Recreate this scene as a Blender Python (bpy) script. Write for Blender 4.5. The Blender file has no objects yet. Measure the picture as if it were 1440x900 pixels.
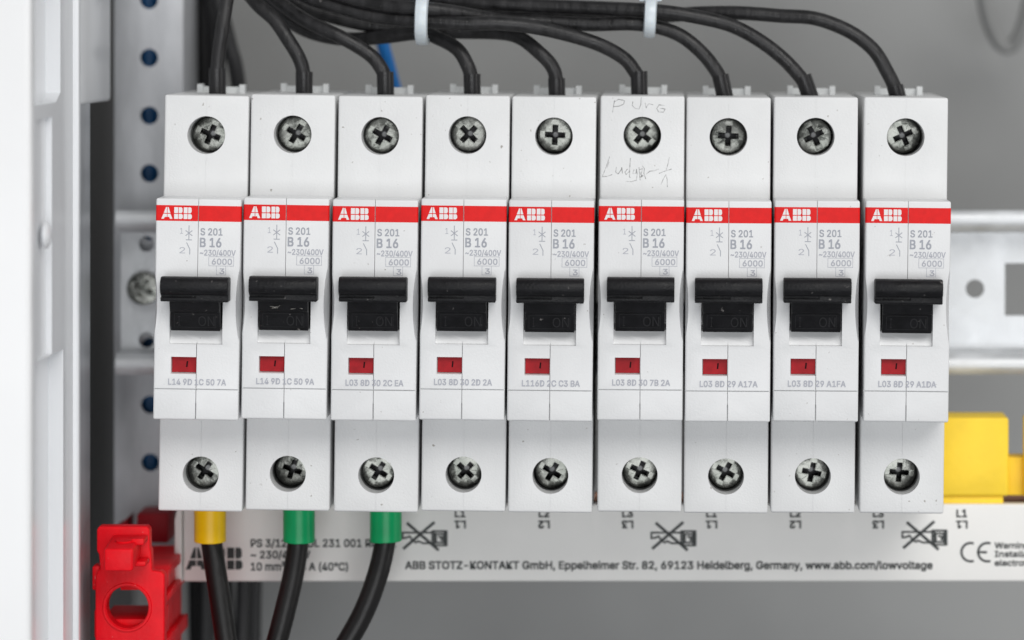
import bpy, bmesh, math, random
from mathutils import Vector, Matrix, Euler
random.seed(7)
R = math.radians
U = 0.001                                   # the code works in millimetres, Blender in metres
scene = bpy.context.scene
C = scene.collection
VX, VY, F, D = 930.0, 30.0, 5250.0, 750.0   # optical axis in the photograph, focal length in px, distance in mm

def P(px, py, Y=0.0):                       # a point of the photograph at depth Y (mm)
    return Vector(((px-VX)/F*(D+Y), Y, -(py-VY)/F*(D+Y)))

# ------------------------------------------------------------------ camera, world, light
cam = bpy.data.cameras.new('camera')
co = bpy.data.objects.new('camera', cam); C.objects.link(co)
co.location = (0, -D*U, 0); co.rotation_euler = (R(90), 0, 0)
cam.sensor_width = 36; cam.lens = F/1440*36
cam.shift_x = (720-VX)/1440; cam.shift_y = (VY-450)/1440
cam.clip_start = 0.05; cam.clip_end = 20
cam.dof.use_dof = True; cam.dof.focus_distance = (D-7)*U; cam.dof.aperture_fstop = 10.0; cam.dof.aperture_blades = 0
scene.camera = co

world = bpy.data.worlds.new('World'); scene.world = world; world.use_nodes = True
bg = world.node_tree.nodes['Background']
bg.inputs[0].default_value = (0.93, 0.96, 1.0, 1); bg.inputs[1].default_value = 0.24

def area(name, loc, target, sx, sy, power, col=(1, 1, 1)):
    l = bpy.data.lights.new(name, 'AREA'); l.shape = 'RECTANGLE'; l.size = sx; l.size_y = sy
    l.energy = power; l.color = col
    o = bpy.data.objects.new(name, l); C.objects.link(o); o.location = loc
    o.rotation_euler = (Vector(target)-Vector(loc)).to_track_quat('-Z', 'Y').to_euler()
area('ceiling_lamp', (0.55, -1.35, 1.0), (-.05, 0, -0.05), 1.5, 0.9, 20.6, (1.0, 0.985, 0.965))
area('front_fill', (0.15, -1.8, -0.30), (-0.03, 0, -0.08), 1.3, 0.7, 11.6, (0.97, 0.985, 1.0))  # added low fill from the front, not a real window
area('side_fill', (1.5, -0.28, 0.05), (-0.1, -.05, -0.05), 0.6, 0.8, 3.6, (1.0, 0.98, 0.96))  # added fill to brighten the right-facing side of the left panel

vs = scene.view_settings
vs.view_transform = 'Standard'; vs.look = 'None'; vs.exposure = 0; vs.gamma = 1; vs.use_curve_mapping = False
scene.cycles.max_bounces = 8; scene.cycles.use_denoising = True

# ------------------------------------------------------------------ materials
def material(name, col, rough=0.4, metal=0.0, spec=0.5, var=0.0, vscale=200, bump=0.0, bscale=1500, rvar=0.0,
             specks=None, speck_amt=0.0, streak=None, sss=0.0, coat=0.0, col2=None, trans=0.0, tint=0.0):
    m = bpy.data.materials.new(name); m.use_nodes = True
    nt = m.node_tree; N = nt.nodes; L = nt.links; b = N['Principled BSDF']
    b.inputs['Base Color'].default_value = (*col, 1); b.inputs['Roughness'].default_value = rough
    b.inputs['Metallic'].default_value = metal; b.inputs['Specular IOR Level'].default_value = spec
    if sss: b.inputs['Subsurface Weight'].default_value = sss; b.inputs['Subsurface Radius'].default_value = (.001, .0008, .0006)
    if coat: b.inputs['Coat Weight'].default_value = coat; b.inputs['Coat Roughness'].default_value = 0.15
    if trans: b.inputs['Transmission Weight'].default_value = trans
    tc = N.new('ShaderNodeTexCoord'); oi = N.new('ShaderNodeObjectInfo')
    add = N.new('ShaderNodeVectorMath'); add.operation = 'ADD'
    sc = N.new('ShaderNodeVectorMath'); sc.operation = 'SCALE'; sc.inputs[3].default_value = 0.37
    cmb = N.new('ShaderNodeCombineXYZ')
    for i in range(3): L.new(oi.outputs['Random'], cmb.inputs[i])
    L.new(cmb.outputs[0], sc.inputs[0]); L.new(tc.outputs['Object'], add.inputs[0]); L.new(sc.outputs[0], add.inputs[1])
    vec = add.outputs[0]
    if streak:
        mp = N.new('ShaderNodeMapping'); mp.inputs['Scale'].default_value = streak
        L.new(vec, mp.inputs[0]); vec2 = mp.outputs[0]
    else: vec2 = vec
    colout = None
    if var:
        n = N.new('ShaderNodeTexNoise'); n.inputs['Scale'].default_value = vscale; n.inputs['Detail'].default_value = 5
        L.new(vec2, n.inputs[0])
        r = N.new('ShaderNodeMix'); r.data_type = 'RGBA'
        c2 = col2 or tuple(c*(1-var) for c in col)
        r.inputs[6].default_value = (*c2, 1); r.inputs[7].default_value = (*[min(1, c*(1+var*0.3)) for c in col], 1)
        mr = N.new('ShaderNodeMapRange'); mr.inputs[1].default_value = 0.35; mr.inputs[2].default_value = 0.65
        L.new(n.outputs[0], mr.inputs[0]); L.new(mr.outputs[0], r.inputs[0]); colout = r.outputs[2]
        L.new(colout, b.inputs['Base Color'])
        if rvar:
            m2 = N.new('ShaderNodeMapRange'); m2.inputs[1].default_value = 0.3; m2.inputs[2].default_value = 0.7
            m2.inputs[3].default_value = rough-rvar; m2.inputs[4].default_value = rough+rvar
            L.new(n.outputs[0], m2.inputs[0]); L.new(m2.outputs[0], b.inputs['Roughness'])
    if specks:
        n = N.new('ShaderNodeTexNoise'); n.inputs['Scale'].default_value = 900; n.inputs['Detail'].default_value = 2
        L.new(vec, n.inputs[0])
        mr = N.new('ShaderNodeMapRange'); mr.inputs[1].default_value = 0.70-speck_amt; mr.inputs[2].default_value = 0.76-speck_amt
        L.new(n.outputs[0], mr.inputs[0])
        r = N.new('ShaderNodeMix'); r.data_type = 'RGBA'; L.new(mr.outputs[0], r.inputs[0])
        if colout: L.new(colout, r.inputs[6])
        else: r.inputs[6].default_value = (*col, 1)
        r.inputs[7].default_value = (*specks, 1); L.new(r.outputs[2], b.inputs['Base Color'])
    if tint and b.inputs['Base Color'].links:           # each moulding a shade of its own
        src = b.inputs['Base Color'].links[0].from_socket
        hs = N.new('ShaderNodeHueSaturation'); mv = N.new('ShaderNodeMapRange')
        mv.inputs[3].default_value = 1-tint; mv.inputs[4].default_value = 1.0
        L.new(oi.outputs['Random'], mv.inputs[0]); L.new(mv.outputs[0], hs.inputs['Value']); L.new(src, hs.inputs['Color']); L.new(hs.outputs[0], b.inputs['Base Color'])
    if bump:
        n = N.new('ShaderNodeTexNoise'); n.inputs['Scale'].default_value = bscale; n.inputs['Detail'].default_value = 3
        L.new(vec2, n.inputs[0])
        bp = N.new('ShaderNodeBump'); bp.inputs['Strength'].default_value = bump; bp.inputs['Distance'].default_value = 0.0002
        L.new(n.outputs[0], bp.inputs['Height']); L.new(bp.outputs[0], b.inputs['Normal'])
    return m

M = {}
M['white'] = material('breaker_plastic', (0.76, 0.765, 0.765), 0.42, spec=0.4, var=0.035, vscale=90, bump=0.25, bscale=2500, specks=(.35, .33, .3), speck_amt=-0.03, tint=0.06)
M['white2'] = material('breaker_cover_plastic', (0.765, 0.77, 0.775), 0.36, spec=0.45, var=0.03, vscale=120, bump=0.2, bscale=2500, specks=(.4, .38, .36), speck_amt=-0.04, tint=0.05)
M['tab'] = material('milky_plastic', (0.74, 0.76, 0.76), 0.35, var=0.05)
M['red'] = material('band_red', (0.76, 0.010, 0.010), 0.5, spec=0.22, var=0.08, vscale=700, bump=0.2, bscale=3000)
M['logo'] = material('band_white_print', (0.80, 0.78, 0.78), 0.5)
M['ink'] = material('grey_print', (0.36, 0.375, 0.42), 0.6)
M['ink_light'] = material('pale_grey_print', (0.44, 0.45, 0.50), 0.6)
M['pencil'] = material('pencil_lead', (0.17, 0.17, 0.17), 0.5, var=0.45, vscale=1500, col2=(.6, .6, .6))
M['black_print'] = material('black_print', (0.018, 0.022, 0.022), 0.55)
M['toggle'] = material('toggle_black', (0.007, 0.007, 0.0085), 0.5, spec=0.26, var=0.4, vscale=400, bump=0.5, bscale=2200, specks=(.16, .15, .145), speck_amt=-0.015, rvar=0.1)
M['emboss'] = material('toggle_lettering_black', (0.009, 0.009, 0.0105), 0.48)
M['scuff'] = material('scuffed_plastic', (.22, .21, .19), 0.6, var=.6, vscale=2500)
M['flag'] = material('flag_red', (0.36, 0.006, 0.012), 0.5, spec=0.2, var=0.2, vscale=500)
M['flagmark'] = material('flag_mark_dark', (0.015, 0.002, 0.003), 0.6, spec=.1)
M['steel'] = material('screw_steel', (0.20, 0.203, 0.188), 0.24, 1.0, var=0.6, vscale=330, rvar=0.1, bump=0.55, bscale=500, col2=(.10, .105, .095))
M['clamp'] = material('clamp_steel_dark', (0.03, 0.03, 0.032), 0.5, 0.3)
M['dark'] = material('dark_cavity', (0.02, 0.02, 0.022), 0.6)
M['wire'] = material('wire_black', (0.018, 0.0175, 0.0185), 0.43, spec=0.4, var=0.55, vscale=500, bump=0.65, bscale=1000, streak=(1, 1, 0.25), rvar=0.12, specks=(.12, .115, .11), speck_amt=-0.02)
M['sleeve_black'] = material('sleeve_black', (0.014, 0.0135, 0.0145), 0.3, spec=.4, bump=0.2, var=0.2)
M['wire_dark'] = material('wire_black_rear', (0.012, 0.012, 0.013), 0.5)
M['wire_big'] = material('wire_black_supply', (0.009, 0.0085, 0.0085), 0.36, spec=.3, var=0.3, vscale=200, bump=0.3, bscale=600)
M['blue'] = material('wire_blue', (0.01, 0.14, 0.42), 0.4)
M['blue_dark'] = material('cable_blue', (0.005, 0.12, 0.33), 0.5)
M['tie'] = material('nylon_tie', (0.66, 0.72, 0.76), 0.3, sss=0.2, bump=0.2)
M['yellow_sleeve'] = material('sleeve_yellow', (0.97, 0.60, 0.004), 0.35, spec=.3, var=0.1)
M['green_sleeve'] = material('sleeve_green', (0.0, 0.40, 0.13), 0.32, spec=.3, var=0.1)
M['yellow'] = material('cap_yellow', (0.98, 0.67, 0.04), 0.45, spec=.3, var=0.08, vscale=120, bump=0.3, bscale=700, specks=(.5, .3, .03), speck_amt=-.03)
M['copper'] = material('copper_brown', (0.24, 0.13, 0.09), 0.45, 0.6)
M['bar'] = material('busbar_plastic', (0.82, 0.81, 0.785), 0.45, var=0.04, vscale=60, bump=0.2)
M['zinc'] = material('galvanised_steel', (0.63, 0.645, 0.66), 0.45, 0.4, var=0.16, vscale=130, rvar=0.12, bump=0.3, bscale=500)
M['zinc_post'] = material('galvanised_post', (0.50, 0.51, 0.53), 0.45, 0.3, var=0.38, vscale=70, rvar=0.1, bump=0.2, bscale=500, streak=(1, 1, 0.35))
M['wall'] = material('cabinet_grey', (0.285, 0.288, 0.284), 0.5, var=0.22, vscale=9)
M['grey_cable'] = material('cable_grey', (0.25, 0.252, 0.248), 0.7)
M['panel'] = material('panel_plastic', (0.77, 0.785, 0.805), 0.28, var=0.07, vscale=50, streak=(1, 1, 0.2), coat=0.2)
M['panel_frame_lit'] = material('panel_plastic_lit', (0.86, 0.865, 0.87), 0.3, var=0.03, vscale=30)  # same plastic as the panel, direct front light put into the base colour
M['panel_lip'] = material('panel_metal_lip', (0.62, 0.64, 0.67), 0.3, 0.5, var=0.25, vscale=70, streak=(1, 1, 0.25))
M['panel_side'] = material('cabinet_inner_shaded', (0.075, 0.075, 0.078), 0.5, var=0.2, vscale=20)  # shade of the gap beside the post put into the wall colour
M['redp'] = material('holder_red', (0.76, 0.002, 0.010), 0.45, spec=0.2, var=0.12, vscale=200, bump=0.4, bscale=900, specks=(.85, .2, .2), speck_amt=-.03)
M['redp_shaded'] = material('holder_red_shaded', (0.24, 0.004, 0.010), 0.5, spec=0.2)  # holder red, the dimmer light further back put into the colour

# ------------------------------------------------------------------ helpers
def finish(me, mat, smooth=True, ang=32):
    me.materials.clear(); me.materials.append(mat)
    if smooth:
        for p in me.polygons: p.use_smooth = True
        me.set_sharp_from_angle(angle=R(ang))
    return me
def to_mesh(name, bm, mat=None, smooth=True):          # bmesh in mm -> mesh in metres
    bmesh.ops.recalc_face_normals(bm, faces=bm.faces)
    bmesh.ops.scale(bm, vec=(U, U, U), verts=bm.verts)
    me = bpy.data.meshes.new(name); bm.to_mesh(me); bm.free()
    if mat: finish(me, mat, smooth)
    return me
def add_box(bm, x0, x1, y0, y1, z0, z1):
    r = bmesh.ops.create_cube(bm, size=1)
    bmesh.ops.scale(bm, vec=(x1-x0, y1-y0, z1-z0), verts=r['verts'])
    bmesh.ops.translate(bm, vec=((x0+x1)/2, (y0+y1)/2, (z0+z1)/2), verts=r['verts'])
    return r['verts']
def add_prism(bm, pts, axis, a0, a1):                   # polygon pts in the plane normal to axis, from a0 to a1
    def v(p, a):
        if axis == 'x': return (a, p[0], p[1])
        if axis == 'y': return (p[0], a, p[1])
        return (p[0], p[1], a)
    A = [bm.verts.new(v(p, a0)) for p in pts]; B = [bm.verts.new(v(p, a1)) for p in pts]
    bm.faces.new(A); bm.faces.new(B[::-1]); n = len(pts)
    for i in range(n): bm.faces.new((A[i], B[i], B[(i+1) % n], A[(i+1) % n]))
    return A+B
def add_cyl(bm, cx, cy, cz, r, h, axis='y', seg=40, r2=None):
    res = bmesh.ops.create_cone(bm, cap_ends=True, segments=seg, radius1=r, radius2=r if r2 is None else r2, depth=h)
    m = Matrix.Rotation(R(90), 4, 'X') if axis == 'y' else (Matrix.Rotation(R(90), 4, 'Y') if axis == 'x' else Matrix())
    bmesh.ops.transform(bm, matrix=Matrix.Translation((cx, cy, cz)) @ m, verts=res['verts'])
    return res['verts']
def obj(name, me, parent=None, loc=None, rot=None):
    o = bpy.data.objects.new(name, me); C.objects.link(o)
    if parent: o.parent = parent
    if loc is not None: o.location = Vector(loc)*U
    if rot is not None: o.rotation_euler = rot
    return o
def tag(o, label=None, cat=None, group=None, kind=None):
    if label: o['label'] = label
    if cat: o['category'] = cat
    if group: o['group'] = group
    if kind: o['kind'] = kind
    return o
def thing(name, loc=(0, 0, 0), **k):
    return tag(obj(name, None, None, loc), **k)
def carve(name, base, cutters, mat, bevel=0.0, seg=2, ang=32):   # bevel the base, cut the cutters out, give a mesh in metres
    def tmp(bm):
        bmesh.ops.recalc_face_normals(bm, faces=bm.faces)
        me = bpy.data.meshes.new('tmp'); bm.to_mesh(me); bm.free()
        o = bpy.data.objects.new('tmp', me); C.objects.link(o); return o
    b = tmp(base); cs = []
    if bevel:
        mo = b.modifiers.new('b', 'BEVEL'); mo.width = bevel; mo.segments = seg; mo.limit_method = 'ANGLE'; mo.angle_limit = R(30)
    for c in cutters:
        c = tmp(c); cs.append(c)
        mo = b.modifiers.new('c', 'BOOLEAN'); mo.operation = 'DIFFERENCE'; mo.solver = 'EXACT'; mo.object = c
    dg = bpy.context.evaluated_depsgraph_get(); dg.update()
    me = bpy.data.meshes.new_from_object(b.evaluated_get(dg)); me.name = name
    me.transform(Matrix.Scale(U, 4))
    for o in [b]+cs:
        d = o.data; bpy.data.objects.remove(o); bpy.data.meshes.remove(d)
    return finish(me, mat, ang=ang)
def BM(f):
    bm = bmesh.new(); f(bm); return bm

_fc = {}
def bundled_font(nm):                                   # Blender's own interface font; the built-in one if it is missing
    try:
        import os
        p = os.path.join(bpy.utils.system_resource('DATAFILES', path='fonts'), nm)
        return bpy.data.fonts.load(p) if os.path.exists(p) else None
    except Exception: return None
FONT = bundled_font('Inter.woff2')
def text_mesh(s, x0, x1, z0, cap, mat, y=0.0, weight=0.0, rot180=False):   # flat print, baseline z0, cap height, fitted to x0..x1 (mm)
    def conv(t):
        cu = bpy.data.curves.new('t', 'FONT'); cu.body = t; cu.size = 1
        if FONT: cu.font = FONT
        cu.resolution_u = 3
        o = bpy.data.objects.new('t', cu); C.objects.link(o)
        dg = bpy.context.evaluated_depsgraph_get(); dg.update()
        me = bpy.data.meshes.new_from_object(o.evaluated_get(dg))
        bpy.data.objects.remove(o); bpy.data.curves.remove(cu); return me
    if weight not in _fc:
        h = conv('H'); _fc[weight] = max(v.co.y for v in h.vertices); bpy.data.meshes.remove(h)
    me = conv(s); me.name = 'lettering'
    xs = [v.co.x for v in me.vertices]; a, b = min(xs), max(xs)
    for v in me.vertices:
        x = x0+(v.co.x-a)/(b-a)*(x1-x0); z = z0+v.co.y/_fc[weight]*cap
        if rot180: x = x0+x1-x; z = 2*z0+cap-z
        v.co = (x*U, y*U, z*U)
    # bolder print: the same outlines a hair apart; every facet gets its own hair's breadth so none share a plane
    w = weight*cap; V = []; Fc = []; n = 0
    for dx, dz in (((0, 0), (w, w), (-w, w), (w, -w), (-w, -w)) if weight else ((0, 0),)):
        for i, p in enumerate(me.polygons):
            k0 = len(V); yy = -.0045*n-.0006*(i % 7)
            for vi in p.vertices: V.append(me.vertices[vi].co + Vector((dx, yy, dz))*U)
            Fc.append(tuple(range(k0, len(V))))
        n += 1
    me2 = bpy.data.meshes.new('lettering'); me2.from_pydata(V, [], Fc); bpy.data.meshes.remove(me); me = me2
    return finish(me, mat, smooth=False)
def strokes_mesh(name, lines, w, mat, y=0.0):          # flat pen strokes, each line a list of (x, z)
    bm = bmesh.new()
    for i, ln in enumerate(lines):
        ww = w
        for k in range(len(ln)-1):
            a, b = Vector(ln[k]), Vector(ln[k+1]); d = (b-a)
            if d.length < 1e-5: continue
            d.normalize(); n = Vector((-d.y, d.x))*ww/2; e = d*ww*0.3
            q = [a-e+n, b+e+n, b+e-n, a-e-n]
            yy = y-0.0006*((k+i) % 5)
            bm.faces.new([bm.verts.new((p.x, yy, p.y)) for p in q])
    return to_mesh(name, bm, mat, False)
def polys_mesh(name, polys, mat, y=0.0):
    bm = bmesh.new()
    for pl in polys: bm.faces.new([bm.verts.new((x, y, z)) for x, z in pl])
    return to_mesh(name, bm, mat, False)

def spline(pts, n=8):                                   # Catmull-Rom through the points
    out = []; p = [pts[0]*2-pts[1]]+pts+[pts[-1]*2-pts[-2]]
    for i in range(1, len(p)-2):
        for k in range(n):
            t = k/n; a, b, c, d = p[i-1], p[i], p[i+1], p[i+2]
            out.append(0.5*((2*b)+(c-a)*t+(2*a-5*b+4*c-d)*t*t+(3*b-a-3*c+d)*t**3))
    out.append(pts[-1]); return out
def tube(name, pts, r, mat, seg=20, sm=8, prof=None, cap=True):
    path = spline([Vector(p) for p in pts], sm) if sm else [Vector(p) for p in pts]
    bm = bmesh.new(); rings = []; up = Vector((0, 1, 0))
    for i, p in enumerate(path):
        t = (path[min(i+1, len(path)-1)]-path[max(i-1, 0)]).normalized()
        s = t.cross(up)
        s = s.normalized() if s.length > 1e-4 else Vector((1, 0, 0)); u = s.cross(t).normalized()
        rr = r(i/(len(path)-1)) if callable(r) else r
        rings.append([bm.verts.new(p+(s*math.cos(a)+u*math.sin(a))*rr*(prof(a) if prof else 1)) for a in [2*math.pi*k/seg for k in range(seg)]])
    for i in range(len(rings)-1):
        for k in range(seg):
            bm.faces.new((rings[i][k], rings[i][(k+1) % seg], rings[i+1][(k+1) % seg], rings[i+1][k]))
    if cap: bm.faces.new(rings[0][::-1]); bm.faces.new(rings[-1])
    return to_mesh(name, bm, mat)

# ------------------------------------------------------------------ cabinet (the setting)
b = BM(lambda bm: add_box(bm, -420, 420, 150, 154, -420, 330))
tag(obj('back_wall', to_mesh('back_wall', b, M['wall'])), 'grey painted rear wall of the cabinet behind the rail', kind='structure')
b = BM(lambda bm: add_box(bm, -132, -127, 66, 149.5, -420, 330))
tag(obj('side_wall', to_mesh('side_wall', b, M['panel_side'])), 'inner side wall of the cabinet left of the post, gap shade in its colour', kind='structure')

# left plastic panel: stepped profile running towards the camera, with pockets and a boss
XP = -116.3
def yof(px): return -XP*F/(VX-px)-D                     # depth on the plane x = XP that shows at px
ztop, zbot = 40.0, -175.0
panel = thing('side_panel', (XP, 0, zbot), label='blurred white plastic panel with long recesses along the left edge of the photo', cat='panel')
def inp(me): return me
def pl(name, bm, cutters=(), mat=M['panel'], bevel=0.6):
    o = obj(name, carve(name, bm, cutters, mat, bevel, 3), panel, (-XP, 0, -zbot)); return o
pl('front_frame', BM(lambda bm: add_box(bm, -160, XP, -62, -57, zbot, ztop)), mat=M['panel_frame_lit'], bevel=1.2)
def zpx(py, Y): return -(py-VY)/F*(D+Y)
ya, yb = yof(49), yof(104)
b = BM(lambda bm: add_box(bm, XP-6, XP-0.15, ya-2.8, yb, zbot, ztop))
cu1 = BM(lambda bm: add_prism(bm, [(yof(49), zpx(-60, -40)), (yof(86), zpx(-60, -40)), (yof(86), zpx(132, -40)), (yof(80), zpx(145, -40)), (yof(49), zpx(146, -40))], 'x', XP-3, XP+3))
cu2 = BM(lambda bm: add_box(bm, XP-3, XP+3, yof(49), yof(90), zpx(1100, -40), zpx(502, -40)))
cu3 = BM(lambda bm: add_box(bm, XP-1.2, XP+3, yof(53), yof(74), zpx(500, -40), zpx(165, -40)))
pl('recessed_side', b, [cu1, cu2, cu3], bevel=0.5)
pl('bright_ridge', BM(lambda bm: add_box(bm, XP-5, XP+0.9, yb+0.1, yb+3.2, zbot, ztop)), bevel=0.6)
pl('metal_lip', BM(lambda bm: add_box(bm, XP-4, XP-0.3, yb+3.3, yof(129), zbot, ztop)), mat=M['panel_lip'], bevel=0.3)
pl('upper_tab', BM(lambda bm: add_box(bm, XP-3.5, XP+0.25, yof(110), yof(154), zpx(146, 10), ztop+0.7)), mat=M['panel'], bevel=0.8)
bs = bmesh.new(); bmesh.ops.create_uvsphere(bs, u_segments=20, v_segments=12, radius=1)
bmesh.ops.scale(bs, vec=(0.9, 3.6, 2.6), verts=bs.verts); bmesh.ops.translate(bs, vec=(XP, yof(65), zpx(325, -30)), verts=bs.verts)
o = obj('round_boss', to_mesh('round_boss', bs, M['panel']), panel, (-XP, 0, -zbot))

# perforated post
PY = 57.5
post = thing('mounting_post', (P(209, 900, PY)[0], PY, -175), label='galvanised upright strip with a row of round holes left of the breakers', cat='post')
px0, px1 = P(160, 0, PY)[0], P(258, 0, PY)[0]
def postpath(): return [(px0, PY), (px1, PY), (px1, 82), (px1-1.5, 82), (px1-1.5, PY+1.5), (px0+1.5, PY+1.5), (px0+1.5, 75), (px0, 75)]
base = BM(lambda bm: add_prism(bm, postpath(), 'z', P(0, 812, PY)[2], 35))
cut = bmesh.new()
for k in range(-3, 11):
    if k == 10: continue
    p = P(209.5+k*0.22, 0+k*81.3, PY)
    add_cyl(cut, p[0], PY+0.8, p[2], 1.95, 6, 'y', 28)
me = carve('perforated_channel', base, [cut], M['zinc_post'], 0.35, 2)
obj('perforated_channel', me, post, (-post.location[0]/U, -PY, 175))

# DIN rail
rz0, rz1 = P(0, 527, 45)[2], P(0, 296, 45)[2]
rx0, rx1 = P(163, 0, 45)[0], P(1560, 0, 45)[0]
rail = thing('mounting_rail', (rx0, 45, rz0), label='galvanised slotted top hat rail carrying the row of breakers', cat='rail')
t = 1.0; zi0, zi1 = rz0+4.1, rz1-4.1; yw = 52.0
prof = [(45, rz1), (44.3, rz1-.7), (43.9, rz1-1.7), (43.95, rz1-2.6), (44.4, zi1+.5), (45, zi1), (45.4, zi1-.4), (yw-.5, zi1-.5), (yw, zi1-1), (yw, zi0+1), (yw-.5, zi0+.5), (45.4, zi0+.4), (45, zi0), (44.4, zi0-.5), (43.95, zi0-1.4), (43.9, zi0-2.3), (44.3, rz0+.7), (45, rz0), (45.9, rz0-0.0), (46, zi0-.9),
        (yw+.6, zi0-.6), (yw+t, zi0+.2), (yw+t, zi1-.2), (yw+.6, zi1+.6), (46, zi1+.9), (45.9, rz1)]
base = BM(lambda bm: add_prism(bm, prof, 'x', rx0, rx1))
cut = bmesh.new()
p = P(1371, 406, yw); add_cyl(cut, p[0], yw+.5, p[2], 2.0, 6, 'y', 32)
a, c = P(1413, 370, yw), P(1500, 444, yw); add_box(cut, a[0], c[0], yw-2, yw+3, c[2], a[2])
for py in (343, 478):
    p = P(206, py, yw); add_cyl(cut, p[0], yw+.5, p[2], 1.7, 6, 'y', 24)
for k in range(1, 7):
    a = P(206+k*160, 385, yw); add_box(cut, a[0]-8, a[0]+8, yw-2, yw+3, a[2]-6, a[2])
me = carve('slotted_strip', base, [cut], M['zinc'], 0.0)
obj('slotted_strip', me, rail, (-rx0, -45, -rz0))

def screw_mesh(name, r, deep, arm, pad, armw, mat):
    b = bmesh.new()
    prof = [(0, -0.12), (r*.55, -0.07), (r*.86, -0.02), (r*.965, 0.05), (r, 0.2), (r, 2.2), (0, 2.2)]
    seg = 48; rings = []
    for (rr, y) in prof:
        if rr == 0: rings.append([b.verts.new((0, y, 0))])
        else: rings.append([b.verts.new((rr*math.cos(2*math.pi*k/seg), y, rr*math.sin(2*math.pi*k/seg))) for k in range(seg)])
    for i in range(len(rings)-1):
        A, B = rings[i], rings[i+1]
        for k in range(seg):
            k2 = (k+1) % seg
            if len(A) == 1: b.faces.new((A[0], B[k], B[k2]))
            elif len(B) == 1: b.faces.new((A[k], B[0], A[k2]))
            else: b.faces.new((A[k], B[k], B[k2], A[k2]))
    def plus(l, w, y0, d, l2, w2, ang=0.0):               # tapering cross-shaped punch
        c = bmesh.new()
        def ring(l, w, y): return [c.verts.new((x, y, z)) for x, z in ((l, w), (w, w), (w, l), (-w, l), (-w, w), (-l, w), (-l, -w), (-w, -w), (-w, -l), (w, -l), (w, -w), (l, -w))]
        A, B = ring(l, w, y0), ring(l2, w2, d)
        c.faces.new(A); c.faces.new(B[::-1])
        for i in range(12): c.faces.new((A[i], B[i], B[(i+1) % 12], A[(i+1) % 12]))
        bmesh.ops.rotate(c, verts=c.verts, cent=(0, 0, 0), matrix=Matrix.Rotation(ang, 3, 'Y')); return c
    cs = [plus(pad, armw*.6, -1, 0.34, pad-.08, armw*.55), plus(arm, armw*.56, -1, deep, arm*.62, armw*.3)]
    c = bmesh.new()
    for q in range(4):
        vs = add_box(c, arm*.52, pad*.84, -1, 0.22, -.07, .07)
        bmesh.ops.rotate(c, verts=vs, cent=(0, 0, 0), matrix=Matrix.Rotation(R(45+90*q), 3, 'Y'))
    cs.append(c)
    return carve(name, b, cs, mat, 0, ang=38)
SCREW = screw_mesh('terminal_screw', 3.62, 2.9, 2.4, 3.05, 1.25, M['steel'])
FIX = screw_mesh('fixing_screw', 3.5, 2.0, 2.3, 2.9, 1.2, M['steel'])
fs = tag(obj('fixing_screw', FIX, None, P(201, 406, 49.3), (0, R(25), 0)), 'steel cross head screw fixing the rail to the perforated post', 'screw')

# ------------------------------------------------------------------ circuit breakers
HW = 8.45
YF = -10.5
def housing():
    base = BM(lambda bm: add_box(bm, -HW, HW, 0, 44, 0, 83.6))
    cs = []
    c = bmesh.new(); add_cyl(c, 0, 5, 75.6, 3.8, 14, 'y', 56); cs.append(c)
    c = bmesh.new(); add_cyl(c, 0, 5, 7.4, 3.62, 14, 'y', 56); cs.append(c)
    c = bmesh.new(); add_box(c, -0.03, 0.03, -1, 0.07, 63.8, 85); cs.append(c)
    c = bmesh.new(); add_box(c, -0.035, 0.035, -1, 0.12, -1, 19); cs.append(c)
    c = bmesh.new(); add_box(c, -3.8, 3.8, 13.2, 20.8, 80, 85); cs.append(c)
    c = bmesh.new(); add_cyl(c, 0, 17, 0, 3.7, 12, 'z', 32); cs.append(c)
    return carve('housing', base, cs, M['white'], 0.45, 3)
def cover():
    top = 63.3
    pr = [(1, top), (YF, top), (YF, 36.2), (YF+.42, 33.8), (YF+.62, 19.4), (1, 19.4)]
    base = BM(lambda bm: add_prism(bm, pr, 'x', -HW, HW))
    cs = []
    c = bmesh.new(); add_box(c, -9, 9, -13, YF+1.0, 25.42, 25.66); cs.append(c)
    c = bmesh.new(); add_prism(c, [(-13, 34.1), (YF+.95, 34.55), (-8.3, 37.3), (-4, 38.2), (-4, 47.3), (-13, 47.3)], 'x', -5.35, 5.1); cs.append(c)
    c = bmesh.new(); vs = add_box(c, -4.95, -0.06, -13, YF+1.9, 28.75, 31.9)
    for v in vs:
        if v.co.y < -12: 
            if v.co.z < 30: v.co.z -= .75
            if v.co.x < -4: v.co.x -= .35
    cs.append(c)
    c = bmesh.new(); add_box(c, -.05, .05, -13, YF+1.2, 35, 66); cs.append(c)
    c = bmesh.new(); add_box(c, -.07, .07, -13, YF+1.3, 22.6, 36); cs.append(c)
    c = bmesh.new(); add_box(c, -.12, .12, -13, YF+1.6, 18, 22.8); cs.append(c)
    for sg, inset in ((1, .8), (-1, .55)):               # hollowed cheeks: a slanting, bowed cut on each side of the toggle
        c = bmesh.new(); vs = add_cyl(c, sg*42, 0, 0, 42, 30, 'y', 360)
        bmesh.ops.rotate(c, verts=vs, cent=(0, 0, 0), matrix=Matrix.Rotation(-sg*R(15), 3, 'Z'))
        bmesh.ops.translate(c, verts=vs, vec=(sg*(HW-inset), YF, 42.4)); cs.append(c)
    return carve('front_cover', base, cs, M['white2'], 0.38, 3)
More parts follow.
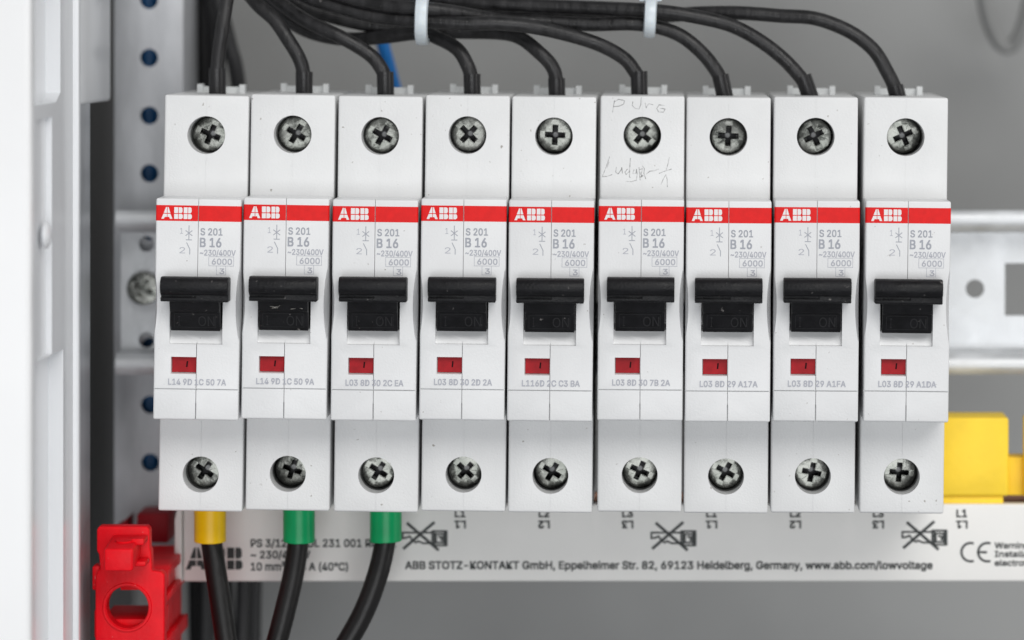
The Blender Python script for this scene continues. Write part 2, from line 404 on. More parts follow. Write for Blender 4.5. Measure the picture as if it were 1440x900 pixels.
def band():
    b = bmesh.new(); z0, z1 = 58.85, 61.95; r = .38; e = .02
    def outline(sign):
        pts = []
        for k in range(6):
            a = R(90*k/5); pts.append((sign*(HW-r+(r+e)*math.cos(a)), YF+r-(r+e)*math.sin(a)))
        return [(sign*(HW+e), YF+1.6)]+pts+[(sign*.07, YF-e)]
    for s in (-1, 1):
        ol = outline(s)
        for i in range(len(ol)-1):
            p, q = ol[i], ol[i+1]
            b.faces.new([b.verts.new(v) for v in ((p[0], p[1], z0), (q[0], q[1], z0), (q[0], q[1], z1), (p[0], p[1], z1))])
    bmesh.ops.remove_doubles(b, verts=b.verts, dist=1e-4)
    return to_mesh('red_band', b, M['red'])
def logo_polys(x0, z0, w, h, dz=0):
    q = [[(120, 212), (134, 177), (158, 177), (158, 199), (143, 199), (138, 212)], [(136, 171), (151, 130), (158, 130), (158, 171)],
         [(162, 177), (182, 177), (196, 212), (178, 212), (174, 199), (162, 199)], [(162, 130), (169, 130), (181, 171), (162, 171)],
         [(207, 130), (234, 130), (234, 171), (207, 171)], [(238, 130), (256, 130), (263, 137), (264, 160), (258, 171), (238, 171)],
         [(207, 177), (234, 177), (234, 212), (207, 212)], [(238, 177), (259, 177), (266, 186), (266, 203), (258, 212), (238, 212)],
         [(272, 130), (298, 130), (298, 171), (272, 171)], [(302, 130), (318, 130), (325, 137), (326, 160), (320, 171), (302, 171)],
         [(272, 177), (298, 177), (298, 212), (272, 212)], [(302, 177), (321, 177), (328, 186), (328, 203), (320, 212), (302, 212)]]
    return [[(x0+(x-120)/208*w, z0+(212-y)/82*h) for x, y in pl_] for pl_ in q]
def toggle_meshes():
    # wide barrel
    pts = []
    cx, cz, r = -14.75, 46.3, 1.85
    for k in range(15):
        a = R(85+ (238-85)*k/14); pts.append((cx+r*math.cos(a), cz+r*math.sin(a)))
    pts += [(-15.35, 44.72), (-15.3, 43.5), (-15.1, 43.25), (-10.9, 43.25), (-10.9, 47.8), (-12.2, 48.05)]
    base = BM(lambda bm: add_prism(bm, pts[::-1], 'x', -6.65, 6.65))
    c = bmesh.new(); add_box(c, -7, 0.4, -18, -14.4, 44.0, 44.5)
    m1 = carve('barrel', base, [c], M['toggle'], 0.22, 2, 40)
    pp = [(-14.5, 45), (-14.45, 43.2), (-13.2, 41.2), (-12.6, 41.0), (-11.2, 37.2), (-9.1, 37.75), (-6, 39.5), (-4.5, 40), (-4.5, 45.5), (-10, 46.5)]
    base = BM(lambda bm: add_prism(bm, pp, 'x', -5.02, 4.78))
    m2 = carve('paddle', base, [], M['toggle'], 0.15, 2, 40)
    # embossed I and ON on the sloping lower face
    d = Vector((0, 1.4, -3.85)).normalized(); n = Vector((0, -3.85, -1.4)).normalized()
    def put(me):
        for v in me.vertices:
            x, z = v.co.x/U, v.co.z/U
            p = Vector((x, -12.6, 41.0))+d*(3.5-z)+n*0.05
            v.co = p*U
        return me
    m3 = put(text_mesh('I', -3.5, -3.1, 0.6, 2.1, M['emboss'])); m4 = put(text_mesh('ON', 0.5, 3.7, 0.6, 2.1, M['emboss']))
    fr = put(strokes_mesh('frame', [[(-4.2, .3), (3.9, .3), (3.9, 3.2), (-4.2, 3.2), (-4.2, .3)]], .1, M['emboss']))
    return m1, m2, m3, m4, fr

H_ME, C_ME, B_ME = housing(), cover(), band()
T1, T2, T3, T4, T5 = toggle_meshes()
s_ = 7.0994
def nx(dx): return dx/s_                   # px from the seam -> mm
def nz(py): return 98.57-(py-VY)/s_-0.05   # row of the photograph on breaker 6 -> local z
LOGO = polys_mesh('logo', logo_polys(-7.35, 59.25, 6.05, 2.32), M['logo'], YF-.05)
yt = YF-.02
texts = []
texts.append(text_mesh('S 201', nx(3.5), nx(34), nz(331), 1.35, M['ink'], yt, 0.03))
texts.append(text_mesh('B 16', nx(3), nx(32.5), nz(347.5), 1.75, M['ink'], yt, 0.035))
texts.append(text_mesh('~230/400V', nx(3), nx(53), nz(359.5), 1.1, M['ink_light'], yt, .03))
texts.append(text_mesh('6000', nx(20), nx(48), nz(372), 1.15, M['ink_light'], yt, .03))
texts.append(text_mesh('3', nx(31), nx(37.5), nz(385), 1.05, M['ink_light'], yt, .03))
BOX = strokes_mesh('rating_frame', [[(nx(15.5), nz(374)), (nx(50.5), nz(374)), (nx(50.5), nz(361)), (nx(15.5), nz(361)), (nx(15.5), nz(374))],
        [(nx(26.5), nz(374)), (nx(26.5), nz(386.5)), (nx(39.5), nz(386.5)), (nx(39.5), nz(374))]], .09, M['ink_light'], yt)
texts.append(text_mesh('1', nx(-25.5), nx(-21.5), nz(329.5), 1.15, M['ink_light'], yt))
texts.append(text_mesh('2', nx(-26), nx(-18), nz(357), 1.2, M['ink_light'], yt))
sx = -13
SYM = strokes_mesh('switch_symbol', [[(nx(sx), nz(318)), (nx(sx), nz(338))], [(nx(sx-4.5), nz(325)), (nx(sx+4.5), nz(332))], [(nx(sx+4.5), nz(325)), (nx(sx-4.5), nz(332))],
        [(nx(sx-4), nz(338)), (nx(sx+4), nz(338))], [(nx(sx-3), nz(342)), (nx(sx+1.5), nz(351)), (nx(sx+1.5), nz(358))]], .16, M['ink'], yt)
FLAG = to_mesh('status_flag', BM(lambda bm: add_box(bm, -4.9, -0.08, YF+1.45, YF+2.4, 28.8, 32.5)), M['flag'])
FM = strokes_mesh('flag_mark', [[(-2.0, 29.9), (-1.9, 30.9)]], .3, M['flagmark'], YF+1.42)
def tabm(bm):
    add_box(bm, -4.95, -3.8, 24, 27, 83.0, 85.4); add_box(bm, 3.8, 4.95, 24, 27, 83.0, 85.4)
    add_box(bm, -4.05, 4.05, 25.2, 26.4, 83.0, 84.9)
TAB = to_mesh('terminal_tab', BM(tabm), M['tab'])
def well(r_):
    bm = bmesh.new(); sg = 48; rg = []
    for rr, y in ((r_+.25, 5.2), (r_-.1, 5.2), (r_-.1, 11.9), (0.5, 11.9)):
        rg.append([bm.verts.new((rr*math.cos(2*math.pi*k/sg), y, rr*math.sin(2*math.pi*k/sg))) for k in range(sg)])
    for i_ in range(3):
        for k in range(sg): bm.faces.new((rg[i_][k], rg[i_][(k+1) % sg], rg[i_+1][(k+1) % sg], rg[i_+1][k]))
    return to_mesh('terminal_well', bm, M['clamp'])
WELLS = (well(3.8), well(3.62))

nose_px = [279.2, 402.6, 527.7, 652.2, 775.6, 902.0, 1025.0, 1149.3, 1277.3]
lean = [0.95, 0.82, 0.68, 0.66, 0.6, 0.45, 0.42, 0.48, 0.65]
band_y = [289.6, 288.6, 290.8, 289.8, 291.5, 290.5, 292.4, 292.0, 292.6]
serial = ['L14 9D 1C 50 7A', 'L14 9D 1C 50 9A', 'L03 8D 30 2C EA', 'L03 8D 30 2D 2A', 'L116D 2C C3 BA', 'L03 8D 30 7B 2A', 'L03 8D 29 A17A', 'L03 8D 29 A1FA', 'L03 8D 29 A1DA']
labels = ['leftmost white breaker, beside the perforated post, yellow sleeved wire below',
          'second white breaker from left, scuffed black toggle, green sleeved wire below',
          'third white breaker from left, printed 30 2C EA, green sleeved wire below',
          'fourth white breaker from left, printed 30 2D 2A, directly under left cable tie',
          'middle white breaker of the row, printed L116D, just left of the pencilled one',
          'white breaker with pencil handwriting above and below its upper screw',
          'white breaker just right of the pencilled one, printed 29 A17A',
          'second white breaker from right, printed 29 A1FA, dark gap on its right',
          'rightmost white breaker, next to the yellow cap, printed 29 A1DA']
rt = [22, 30, 28, 44, 2, 38, 3, -26, -24]; rb = [32, 18, 32, 42, 30, 24, 28, 12, 4]
GR = 'white miniature circuit breakers in a row on the rail'
brk = []
for i in range(9):
    th = R(lean[i]); zc = 60.4
    X = (nose_px[i]-VX)/s_ - zc*math.sin(th)
    Z = -98.57-(band_y[i]-290.5)/s_
    r = thing('circuit_breaker', (X, 0, Z), label=labels[i], cat='circuit breaker', group=GR)
    r.rotation_euler = (0, th, 0); brk.append(r)
    for nm, me in (('housing', H_ME), ('front_cover', C_ME), ('red_band', B_ME), ('logo', LOGO), ('rating_frame', BOX), ('switch_symbol', SYM), ('terminal_tab', TAB)):
        obj(nm, me, r)
    for me in texts: obj('lettering', me, r)
    tg = obj('toggle', T1, r)
    k = random.uniform(-.12, .12); tg.location.z = k*U
    pd = obj('paddle', T2, tg); obj('lettering', T3, tg); obj('lettering', T4, tg); obj('embossed_frame', T5, tg)
    fl = obj('status_flag', FLAG, r); obj('flag_mark', FM, fl)
    obj('serial_lettering', text_mesh(serial[i], nx(-39), nx(42), nz(543)+.12, 1.15, M['ink_light'], YF+.44, .03), r)
    for (z, ang) in ((75.6, rt[i]), (7.4, rb[i])):
        s = obj('terminal_screw', SCREW, r, (random.uniform(-.12, .12), 7.2+random.uniform(-.5, .5), z+random.uniform(-.1, .1)), (R(random.uniform(-4, 4)), R(ang), R(random.uniform(-4, 4))))
        if z < 40: s.scale = (.955, 1, .955)
        obj('terminal_well', WELLS[0 if z > 40 else 1], r, (0, 0, 75.6 if z > 40 else 7.4))
SC = [[(-2.6, 42.2), (-1.6, 42.0)], [(-2.2, 41.8), (-1.0, 42.1), (-.4, 42.6)], [(-1.8, 41.9), (-1.1, 41.9)], [(-1.7, 42.05), (-1.2, 42.2)], [(-.3, 42.4), (0, 42.9)], [(1.5, 41.7), (2.4, 41.8)], [(3.3, 41.9), (3.8, 41.8)]]
obj('scuff', strokes_mesh('scuff', SC, .10, M['scuff'], -13.95), [c_ for c_ in brk[1].children if c_.name.startswith('toggle')][0])
# pencil writing on the sixth breaker (zoom px -> local mm)
def hz(x, y):
    px, py = 840+x/5.808, 125+y/5.808
    bx = (nose_px[5]-VX)/s_ - zc*math.sin(R(lean[5])); X = (px-VX)/7.0; Zw = -(py-VY)/7.0
    dx, dz = X-bx, Zw+98.57; th = R(lean[5])
    return (dx*math.cos(th)-dz*math.sin(th), dx*math.sin(th)+dz*math.cos(th))
raw = [[(140, 95), (132, 140), (125, 190)], [(138, 105), (175, 85), (222, 95), (215, 125), (180, 140), (135, 145)],
       [(290, 105), (285, 135), (310, 160), (340, 165), (355, 130), (358, 70)], [(390, 115), (400, 155)], [(398, 150), (420, 120), (455, 130)],
       [(545, 135), (505, 130), (485, 160), (500, 188), (540, 190), (555, 165), (515, 158)],
       [(100, 555), (75, 630), (40, 718), (80, 714), (120, 700)], [(95, 600), (80, 640)], [(155, 640), (150, 680), (170, 695), (195, 660), (200, 640), (205, 690)],
       [(245, 655), (225, 680), (235, 700), (265, 670)], [(270, 568), (265, 640), (262, 718), (268, 724)],
       [(300, 660), (290, 690), (315, 690), (320, 655), (325, 700), (318, 745)], [(235, 755), (280, 757), (322, 745)],
       [(340, 640), (345, 700), (350, 745)], [(345, 660), (370, 650), (360, 690), (350, 695), (375, 710), (352, 720)], [(355, 680), (362, 720)], [(368, 630), (385, 650), (380, 690), (395, 735)],
       [(400, 695), (430, 672), (470, 668), (498, 655)], [(588, 560), (575, 620), (563, 662)], [(505, 690), (550, 672), (606, 655)], [(520, 780), (540, 735), (560, 700), (570, 740), (572, 800)]]
obj('pencil_lettering', strokes_mesh('pencil_lettering', [[hz(*p) for p in ln] for ln in raw], .14, M['pencil'], -0.025), brk[5])

# ------------------------------------------------------------------ wires above
ords = ['leftmost', 'second', 'third', 'fourth', 'middle', 'pencilled', 'seventh', 'second from right', 'rightmost']
def lw(x, y, Y): return P(x, y, Y)
W = [
 [(330, -60, 20), (324, -20, 18), (319, 5, 17), (314, 40, 16), (309, 70, 16), (306, 92, 16), (305, 112, 16), (305, 150, 16)],
 [(300, -60, 26), (345, -12, 22), (364, 10, 19), (385, 29, 17), (404, 52, 16), (417, 74, 16), (425, 94, 16), (427, 112, 16), (427, 150, 16)],
 [(340, -50, 30), (385, -6, 24), (412, 15, 21), (438, 31, 18), (468, 46, 16), (499, 62, 16), (523, 80, 16), (536, 96, 16), (541, 112, 16), (542, 150, 16)],
 [(350, -40, 36), (395, 15, 33), (420, 36, 31), (450, 48, 29), (490, 54, 27), (540, 52, 24), (590, 47, 21), (618, 53, 19), (642, 70, 17), (657, 91, 16), (663, 112, 16), (664, 150, 16)],
 [(370, -30, 30), (410, 2, 28), (450, 20, 27), (510, 33, 26), (570, 40, 25), (640, 44, 24), (700, 46, 21), (730, 55, 18), (760, 74, 16), (776, 93, 16), (782, 112, 16), (783, 150, 16)],
 [(390, -40, 22), (430, -6, 19), (480, 11, 16), (530, 22, 14), (590, 30, 12), (650, 32, 11), (700, 34, 11), (750, 38, 12), (802, 49, 14), (846, 65, 15), (875, 82, 16), (891, 98, 16), (898, 114, 16), (899, 150, 16)],
 [(420, -30, 18), (480, -6, 15), (540, 6, 13), (595, 12, 11), (640, 19, 13), (700, 27, 17), (760, 31, 18), (830, 33, 17), (884, 33, 16), (925, 38, 16), (957, 51, 16), (986, 73, 16), (1004, 95, 16), (1014, 114, 16), (1022, 150, 16)],
 [(500, -30, 24), (560, -8, 23), (620, 2, 22), (680, 5, 20), (760, 7, 18), (850, 11, 16), (926, 16, 14), (981, 24, 14), (1028, 36, 15), (1066, 56, 16), (1098, 80, 16), (1121, 103, 16), (1134, 122, 16), (1144, 150, 16)],
 [(520, -10, 32), (600, 18, 30), (700, 18, 27), (800, 19, 25), (880, 24, 23), (940, 23, 22), (990, 19, 20), (1045, 20, 18), (1100, 22, 17), (1140, 26, 16), (1173, 34, 16), (1204, 49, 16), (1229, 72, 16), (1247, 100, 16), (1259, 125, 16), (1266, 150, 16)],
]
sl = [(96, 0), (101, 1), (101, 2), (104, 2), (110, 2), (100, 2), (106, 3), (107, 3), (121, 3)]
nmz = ['leftmost breaker', 'second breaker from left', 'third breaker from left', 'fourth breaker from left', 'middle breaker of the row', 'pencilled breaker', 'breaker just right of the pencilled one', 'second breaker from right', 'rightmost breaker']
for i, w in enumerate(W):
    pts = [P(*q)+(Vector((random.uniform(-.25, .25), random.uniform(-.2, .2), random.uniform(-.25, .25))) if 0 < k_ < len(w)-3 else Vector()) for k_, q in enumerate(w)]
    wo = tag(obj('black_wire', tube('black_wire', pts, 1.45, M['wire'], 22, 8)), 'black wire going into the top of the '+nmz[i], 'wire', 'black wires feeding the breakers from above')
    # crimp sleeve at the end: a wider cut tube with a raised seam on its right
    a, bb = Vector(w[-2]), Vector(w[-1]); y0 = sl[i][0]
    tt = (y0+1-w[-3][1])/(w[-1][1]-w[-3][1])
    e0 = P(w[-2][0]+(-3 if i > 5 else 0), y0, 16); 
    if i <= 5: e0 = P(w[-2][0], y0, 16)
    else:
        ax, ay = w[-2][0], w[-2][1]; bx_, by_ = w[-1][0], w[-1][1]
        e0 = P(ax+(bx_-ax)*(y0-ay)/(by_-ay), y0, 16)
    e1 = pts[-1]
    so = obj('crimp_sleeve', tube('crimp_sleeve', [e0, e0.lerp(e1, .3), e0.lerp(e1, .7), e1], 1.66, M['sleeve_black'], 26, 4, prof=lambda a: 1.0+0.16*max(0, math.cos(a+R(-20)))**40), wo)

# cable ties round the bundle
def cable_tie(px, yt0, yb0, Yc, ry, w, label):
    a, bb = P(px, yt0, Yc), P(px, yb0, Yc)
    zc_, rz = (a[2]+bb[2])/2, (a[2]-bb[2])/2
    root = thing('cable_tie', (a[0], Yc, zc_), label=label, cat='cable tie', group='pale nylon ties round the wire bundle')
    bm = bmesh.new(); seg = 56; th = 1.1; rings = []
    for k in range(seg):
        an = 2*math.pi*k/seg; ca, sa = math.cos(an), math.sin(an)
        e = 0.75
        yy = ry*math.copysign(abs(ca)**e, ca); zz = rz*math.copysign(abs(sa)**e, sa)
        n = Vector((0, ca/ry, sa/rz)).normalized()
        xs = 0.35*sa*0.6
        rings.append([bm.verts.new(Vector((xs+sx_*w/2, yy, zz))+n*o_) for sx_, o_ in ((-1, 0), (-.82, th), (-.45, th*1.15), (.45, th*1.15), (.82, th), (1, 0))])
    for k in range(seg):
        A, B = rings[k], rings[(k+1) % seg]
        for j in range(6): bm.faces.new((A[j], A[(j+1) % 6], B[(j+1) % 6], B[j]))
    obj('strap', to_mesh('strap', bm, M['tie']), root)
    h = BM(lambda bm: (add_box(bm, -2.3, 2.4, -3.6, 1.2, rz-.2, rz+3.4)))
    c = BM(lambda bm: add_box(bm, -1.3, 1.3, -2.6, 0.2, rz-1, rz+5))
    obj('tie_head', carve('tie_head', h, [c], M['tie'], .35, 2), root)
    t_ = BM(lambda bm: add_box(bm, -1.2, 1.2, -2.2, -1.2, rz+.5, rz+9)); obj('tie_tail', carve('tie_tail', t_, [], M['tie'], .2, 2), root)
cable_tie(596, -7, 55, 17.5, 9.2, 2.7, 'pale blue cable tie strapping the bundle above the fourth breaker')
cable_tie(914.5, 1, 45, 17.5, 6.4, 2.55, 'shorter pale cable tie round three wires near the pencilled breaker')

# rear wires
def wire(name, pts, r, mat, label, group=None):
    return tag(obj(name, tube(name, [P(*q) for q in pts], r, mat, 18, 8)), label, 'wire', group)
wire('rear_cable', [(286, -60, 88), (288, 60, 90), (292, 300, 92), (292, 600, 92), (290, 850, 90), (288, 1000, 88)], 2.2, M['wire_dark'], 'thick black cable running down directly beside the perforated post')
wire('rear_cable', [(290, -60, 80), (300, 10, 80), (303, 60, 82), (306, 133, 84), (312, 400, 86), (316, 800, 84), (322, 1000, 84)], 2.0, M['wire_dark'], 'black cable behind the leftmost feed wire, between two others')
wire('rear_cable', [(300, -60, 74), (308, 0, 74), (322, 60, 75), (335, 120, 76), (348, 300, 80), (350, 600, 80), (342, 860, 76), (340, 1000, 76)], 1.7, M['wire_dark'], 'black cable curving right as it drops behind the second breaker')
wire('rear_cable', [(276, -60, 96), (277, 300, 98), (278, 700, 98), (281, 1000, 96)], 2.4, M['wire_dark'], 'deepest black cable half hidden behind the post edge')
wire('rear_cable', [(365, 400, 80), (362, 700, 80), (358, 830, 80), (356, 1000, 80)], 1.6, M['wire_dark'], 'thin black cable under the busbar right of the other rear cables')
wire('blue_wire', [(520, -40, 62), (530, 20, 64), (538, 60, 66), (550, 105, 70), (562, 160, 74), (575, 300, 80)], 1.45, M['blue'], 'blurred blue wire hanging behind the black bundle')
wire('blue_cable', [(208, -80, 66), (210, 60, 66.5), (209, 300, 67), (211, 600, 67), (211, 790, 67)], 3.4, M['blue_dark'], 'dark blue cable seen through the holes of the post')
wire('grey_cable', [(1378, -60, 118), (1386, 10, 122), (1400, 52, 126), (1418, 66, 128), (1436, 45, 126), (1450, -10, 122), (1460, -80, 118)], 1.7, M['grey_cable'], 'faint grey cable looping on the rear wall at upper right')

# ------------------------------------------------------------------ busbar strip
BY = 30.0
def B(px, py, Y=BY): p = P(px, py, Y); return (p[0], p[2])
bx0, bz0 = B(246, 818); bx1, bz1 = B(1560, 709)
bus = thing('busbar_strip', (bx0, BY, bz0), label='off white comb busbar strip with black print under the breakers', cat='busbar')
def onbus(name, me, parent=None): return obj(name, me, parent or bus, (-bx0, -BY, -bz0))
base = BM(lambda bm: add_box(bm, bx0+1.7, bx1, BY, BY+13, bz0, bz1))
cut = BM(lambda bm: add_box(bm, bx0-5, bx1+5, BY+3, BY+11, bz1-8, bz1+3))
onbus('cover_profile', carve('cover_profile', base, [cut], M['bar'], .5, 3))
ec = [(bx0, bz0-.1), (bx0+1.5, bz0-.1), (bx0+1.5, bz1-.6), (bx0+1.1, bz1-.2), (bx0+.5, bz1-1.2), (bx0, bz1-3.2)]
onbus('end_cap', carve('end_cap', BM(lambda bm: add_prism(bm, ec, 'y', BY-.5, BY+14)), [], M['bar'], .2, 2))
onbus('copper_strip', to_mesh('copper_strip', BM(lambda bm: add_box(bm, bx0+4, bx1-1, BY+6.5, BY+9, bz1-7.5, bz1+1.6)), M['copper']))
ink = BY-.03
def btext(s, x0, x1, ybase, caph, wgt=.045, r180=False):
    a, z = B(x0, ybase); c, _ = B(x1, ybase)
    return onbus('lettering', text_mesh(s, a, c, z, caph*(D+BY)/F, M['black_print'], ink, wgt, r180))
btext('PS 3/12 H COL 231 001 R0012', 353, 556, 769, 10.5, .045)
btext('~ 230/400 V', 353, 436, 785, 10, .045)
btext('10 mm² / 63 A (40°C)', 353, 489, 802, 10.5, .045)
btext('ABB STOTZ-KONTAKT GmbH, Eppelheimer Str. 82, 69123 Heidelberg, Germany, www.abb.com/lowvoltage', 570, 1311, 800, 10.5, .05)
btext('Warning!', 1399, 1450, 771, 8, .05); btext('Installation by', 1399, 1490, 783, 8, .05); btext('electrotechnical expertise only', 1399, 1580, 795.5, 8, .05)
for k, px in enumerate([647, 765, 882.5, 1000.5, 1118.5, 1235, 1352.5]):
    sfx = 'L%d' % (k % 3+1)
    btext(sfx, px-7, px+7, 727, 10, .07); btext(sfx, px-7.5, px+7.5, 742.5, 10, .07, True)
a, z0_ = B(261, 801); c, z1_ = B(341, 770)
onbus('logo', polys_mesh('bus_logo', logo_polys(a, z0_, c-a, z1_-z0_), M['black_print'], ink))
def arc(cx, cy, r, a0, a1, n=14): return [B(cx+r*math.cos(R(a0+(a1-a0)*k/n)), cy-r*math.sin(R(a0+(a1-a0)*k/n))) for k in range(n+1)]
onbus('certification_mark', strokes_mesh('certification_mark', [arc(1365, 776.5, 13, 75, 285), arc(1388.5, 776.5, 13, 75, 285), [B(1376, 776.5), B(1387, 776.5)]], .5, M['black_print'], ink))
def picto(ox, oy):
    q = lambda *pp: [B(ox+x, oy+y) for x, y in pp]
    L1 = [q((5, -14), (48, 23)), q((42, -15), (0, 21))]
    L2 = [q((-2, -1), (40, -1)), q((-2, -1), (-2, 7), (4, 6), (8, 4), (13, 11), (17, 13), (20, 11), (27, 14), (41, 14)), q((40, -3), (60, -3), (60, 17), (40, 17), (40, -3)),
          q((45, 1), (56, 1), (56, 13), (45, 13), (45, 1)), q((49, 5), (53, 5), (53, 10)), q((43, -2), (43, 16)), q((57.5, -2), (57.5, 16))]
    o = onbus('warning_pictogram', strokes_mesh('warning_pictogram', L1, .62, M['black_print'], ink-.01))
    onbus('pictogram_hand', strokes_mesh('pictogram_hand', L2, .42, M['black_print'], ink)).parent = o
    o2 = [c_ for c_ in o.children][0]; o2.location = (0, 0, 0)
for ox, oy in ((568, 750), (918, 750), (1271, 749)): picto(ox, oy)

# yellow caps on the strip
a = P(1318, 587, BY+1); c = P(1418, 697, BY+1); d_ = P(1411, 706, BY+1)
cap = thing('yellow_cap', (a[0], BY, c[2]), label='large yellow protective cap on the busbar right of the breakers', cat='cap')
base = BM(lambda bm: add_box(bm, a[0], c[0], BY+.2, BY+12, c[2], a[2]))
obj('cap_body', carve('cap_body', base, [], M['yellow'], .55, 3), cap, (-a[0], -BY, -c[2]))
obj('cap_foot', carve('cap_foot', BM(lambda bm: add_box(bm, a[0]+.6, d_[0], BY+1.2, BY+11, d_[2]-1, c[2]-.02)), [], M['yellow'], .2, 2), cap, (-a[0], -BY, -c[2]))
a2 = P(1417, 643, BY+4); c2 = P(1490, 695, BY+6)
cap2 = thing('yellow_cap', (a2[0], BY+6, c2[2]), label='lower pale yellow cap cut off by the right edge of the photo', cat='cap')
base = BM(lambda bm: add_box(bm, a2[0], c2[0], BY+4, BY+11, c2[2], a2[2]))
obj('cap_body', carve('cap_body2', base, [], M['yellow'], .3, 2), cap2, (-a2[0], -BY-6, -c2[2]))
a3 = P(1439, 643, BY+3)
obj('cap_rib', carve('cap_rib', BM(lambda bm: add_box(bm, a3[0], c2[0]-1, BY+1, BY+3.95, c2[2], a2[2]+9)), [], M['yellow'], .4, 2), cap2, (-a2[0], -BY-6, -c2[2]))

# ------------------------------------------------------------------ supply wires below
def supply(px, col, path, label):
    p0 = P(px, 700, 17); p1 = P(px, 761.5, 17)
    o = tag(obj('supply_wire', tube('supply_wire', [P(*q) for q in path], 2.2, M['wire_big'], 28, 8)), label, 'wire', 'thick black wires leaving the breakers downwards')
    r = 3.28
    bm = bmesh.new(); seg = 36; rings = []
    for rr, z in ((2.3, p1[2]+.4), (2.35, p1[2]), (3.15, p1[2]), (r, p1[2]+.15), (r, p0[2])):
        jag = [.12*math.sin(2*math.pi*k/seg+px)+random.uniform(-.03, .03) if z < p0[2] else 0 for k in range(seg)]
        rings.append([bm.verts.new((p0[0]+rr*math.cos(2*math.pi*k/seg), 17+rr*math.sin(2*math.pi*k/seg), z+jag[k])) for k in range(seg)])
    for i_ in range(4):
        for k in range(seg): bm.faces.new((rings[i_][k], rings[i_][(k+1) % seg], rings[i_+1][(k+1) % seg], rings[i_+1][k]))
    obj('coloured_sleeve', to_mesh('coloured_sleeve', bm, col), o)
supply(295.5, M['yellow_sleeve'], [(296, 700, 17), (296, 740, 17), (298, 765, 17), (303, 800, 16), (310, 845, 15), (318, 900, 14), (328, 960, 13)], 'thick black wire with a yellow sleeve under the leftmost breaker')
supply(420.5, M['green_sleeve'], [(421, 700, 17), (421, 740, 17), (419, 765, 17), (413, 805, 16), (403, 850, 15), (390, 900, 14), (372, 960, 13)], 'thick black wire with a green sleeve under the second breaker')
supply(542.5, M['green_sleeve'], [(543, 700, 17), (543, 740, 17), (541, 765, 17), (532, 805, 16), (514, 855, 15), (490, 900, 14), (452, 960, 13)], 'thick black wire with a green sleeve under the third breaker')

# ------------------------------------------------------------------ red holder
RY = 2.0
def Q(px, py, Y=RY): p = P(px, py, Y); return (p[0], p[2])
red = thing('red_holder', (P(134, 960, RY)[0], RY, P(0, 980, RY)[2]), label='bright red plastic holder with round hole at lower left', cat='holder')
ro = (-red.location[0]/U, -RY, -red.location[2]/U)
outl = [Q(134, 980), Q(134, 812), Q(137, 803), Q(141, 801), Q(139, 780), Q(136, 775), Q(136, 745), Q(139, 740.5), Q(206, 740.5), Q(210, 745), Q(210, 771), Q(212, 775), Q(213, 803), Q(226, 804), Q(231, 809), Q(231, 980)]
base = BM(lambda bm: add_prism(bm, outl, 'y', RY, RY+4))
c = bmesh.new(); hx, hzz = Q(179, 854); add_cyl(c, hx, RY, hzz, 4.25, 20, 'y', 48)
c2_ = bmesh.new(); add_cyl(c2_, hx, RY, hzz, 4.9, 1.0, 'y', 48, 4.2)
obj('front_plate', carve('front_plate', base, [c], M['redp'], .45, 3), red, ro)
# raised collar round the hole
bm = bmesh.new(); seg = 48; pr = [(4.26, .2), (4.45, -.35), (4.85, -.35), (5.05, .1)]
rings = [[bm.verts.new((hx+r_*math.cos(2*math.pi*k/seg), RY+y_, hzz+r_*math.sin(2*math.pi*k/seg))) for k in range(seg)] for r_, y_ in pr]
for i_ in range(3):
    for k in range(seg): bm.faces.new((rings[i_][k], rings[i_][(k+1) % seg], rings[i_+1][(k+1) % seg], rings[i_+1][k]))
obj('hole_collar', to_mesh('hole_collar', bm, M['redp']), red, ro)
# open body behind the plate: floor, right wall and ribs
xl, xr = Q(136, 0)[0], Q(229.5, 0)[0]; zt = Q(0, 806)[1]; zb = Q(0, 985)[1]
obj('body_top', carve('body_top', BM(lambda bm: add_box(bm, xl, xr, RY+4.02, 42, zt-2, zt)), [], M['redp'], .3, 2), red, ro)
zf = Q(0, 875)[1]
obj('inner_floor', carve('inner_floor', BM(lambda bm: add_box(bm, xl+.2, xr-2.2, RY+4.02, 24, zf-2, zf)), [], M['redp'], .3, 2), red, ro)
base = BM(lambda bm: add_box(bm, xr-9.2, xr-1.2, RY+4.05, 40, zb, zt-2.05))
cin = BM(lambda bm: add_box(bm, xr-12, xr-3.2, RY-2, 45, zb-2, zt-4))
obj('inner_wall', carve('inner_wall', base, [cin], M['redp'], .2, 2), red, ro)
for k, (p0_, p1_, ye) in enumerate(((810, 832, 12), (843, 853, 40), (859, 895, 10), (905, 925, 40))):
    obj('side_rib', carve('side_rib', BM(lambda bm: add_box(bm, xr-1.15, xr+.1, RY+4.05, ye, Q(0, p1_)[1], Q(0, p0_)[1])), [], M['redp'], .2, 2), red, ro)
ex0, ez0 = Q(128, 832); ex1, ez1 = Q(140, 797)
obj('side_ear', carve('side_ear', BM(lambda bm: add_box(bm, ex0, ex1, RY+1.2, RY+6, ez0, ez1)), [], M['redp'], .5, 2), red, ro)
ex0, ez0 = Q(131, 900); ex1, ez1 = Q(140, 858)
obj('side_ear', carve('side_ear', BM(lambda bm: add_box(bm, ex0, ex1, RY+1.2, RY+6, ez0, ez1)), [], M['redp'], .5, 2), red, ro)
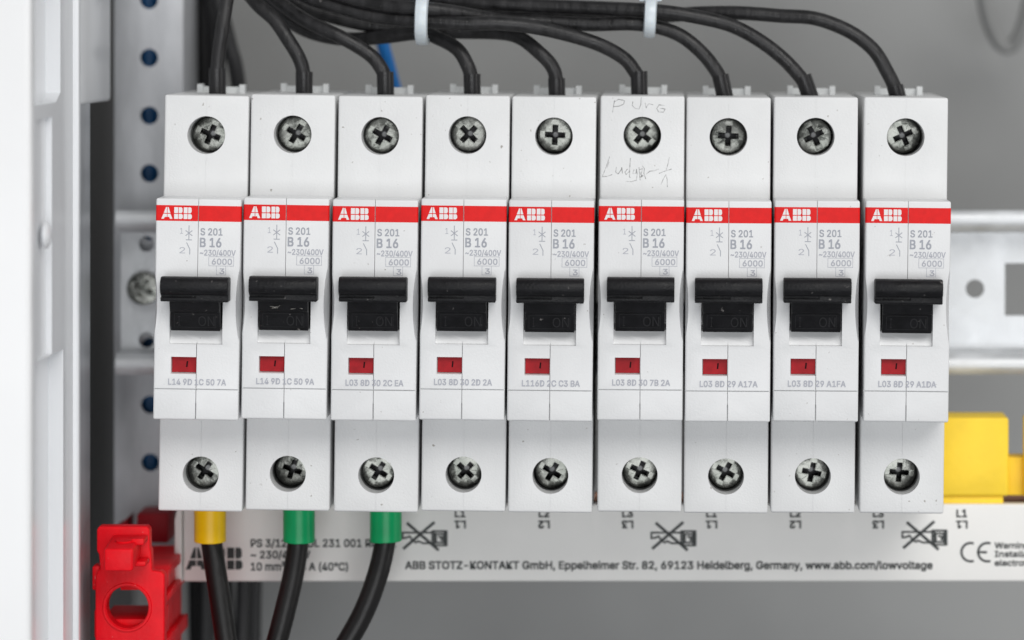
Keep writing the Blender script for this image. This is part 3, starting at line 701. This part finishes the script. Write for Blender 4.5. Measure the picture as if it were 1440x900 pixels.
# latch block leaning out of the upper tab
fy = -10.0
lx0, lz0 = P(146, 804, fy)[0], P(0, 804, fy)[2]; lx1, lz1 = P(187, 772, fy)[0], P(0, 772, fy)[2]
def latch(bm):
    vs_ = add_box(bm, lx0, lx1, fy, RY-.0, lz0, lz1)
    for v in vs_:
        if v.co.y > fy+.1:
            v.co.z += 1.3 if v.co.z > (lz0+lz1)/2 else 1.6
c = BM(lambda bm: add_box(bm, lx0+1.2, lx1-1.4, fy+1.2, RY-1.0, lz1-2, lz1+4)) if False else None
lt = obj('latch', carve('latch', BM(latch), [], M['redp'], .55, 3), red, ro)
lxr = P(200, 0, RY-4)[0]
obj('latch_flange', carve('latch_flange', BM(lambda bm: add_box(bm, lx1-1.2, lx1+1.35, RY-6.4, RY-.02, lz1-.1, lz1+1.25)), [], M['redp'], .3, 2), red, ro)
obj('latch_flange', carve('latch_flange', BM(lambda bm: add_box(bm, lx1-1.2, lx1+1.7, RY-6.0, RY-.02, lz0+.1, lz0+1.2)), [], M['redp'], .4, 2), red, ro)
bm = bmesh.new(); add_cyl(bm, (lx0+lx1)/2+.3, -4, lz1+.75, 1.7, .5, 'z', 24)
bmesh.ops.rotate(bm, verts=bm.verts, cent=((lx0+lx1)/2, -4, lz1+.7), matrix=Matrix.Rotation(R(6), 3, 'X'))
obj('latch_dimple', to_mesh('latch_dimple', bm, M['redp']), red, ro)
# second holder further back
a = P(192, 764, 44); c = P(237, 722, 44)
r2 = thing('rear_red_block', (a[0], 44, a[2]), label='red block behind the holder, shade in its colour, under the leftmost breaker', cat='block')
obj('block_body', carve('block_body', BM(lambda bm: (add_box(bm, a[0], c[0], 44, 56, a[2], c[2]))), [], M['redp_shaded'], .6, 2), r2, (-a[0], -44, -a[2]))
w0, w1 = P(160, 742, 46), P(179, 728, 46)
obj('block_wing', carve('block_wing', BM(lambda bm: add_prism(bm, [(w0[0], w0[2]), (w1[0], w0[2]-2), (w1[0], w1[2]), (w0[0]+1.5, w0[2]+.6)], 'y', 46, 56)), [], M['redp_shaded'], .2, 2), r2, (-a[0], -44, -a[2]))
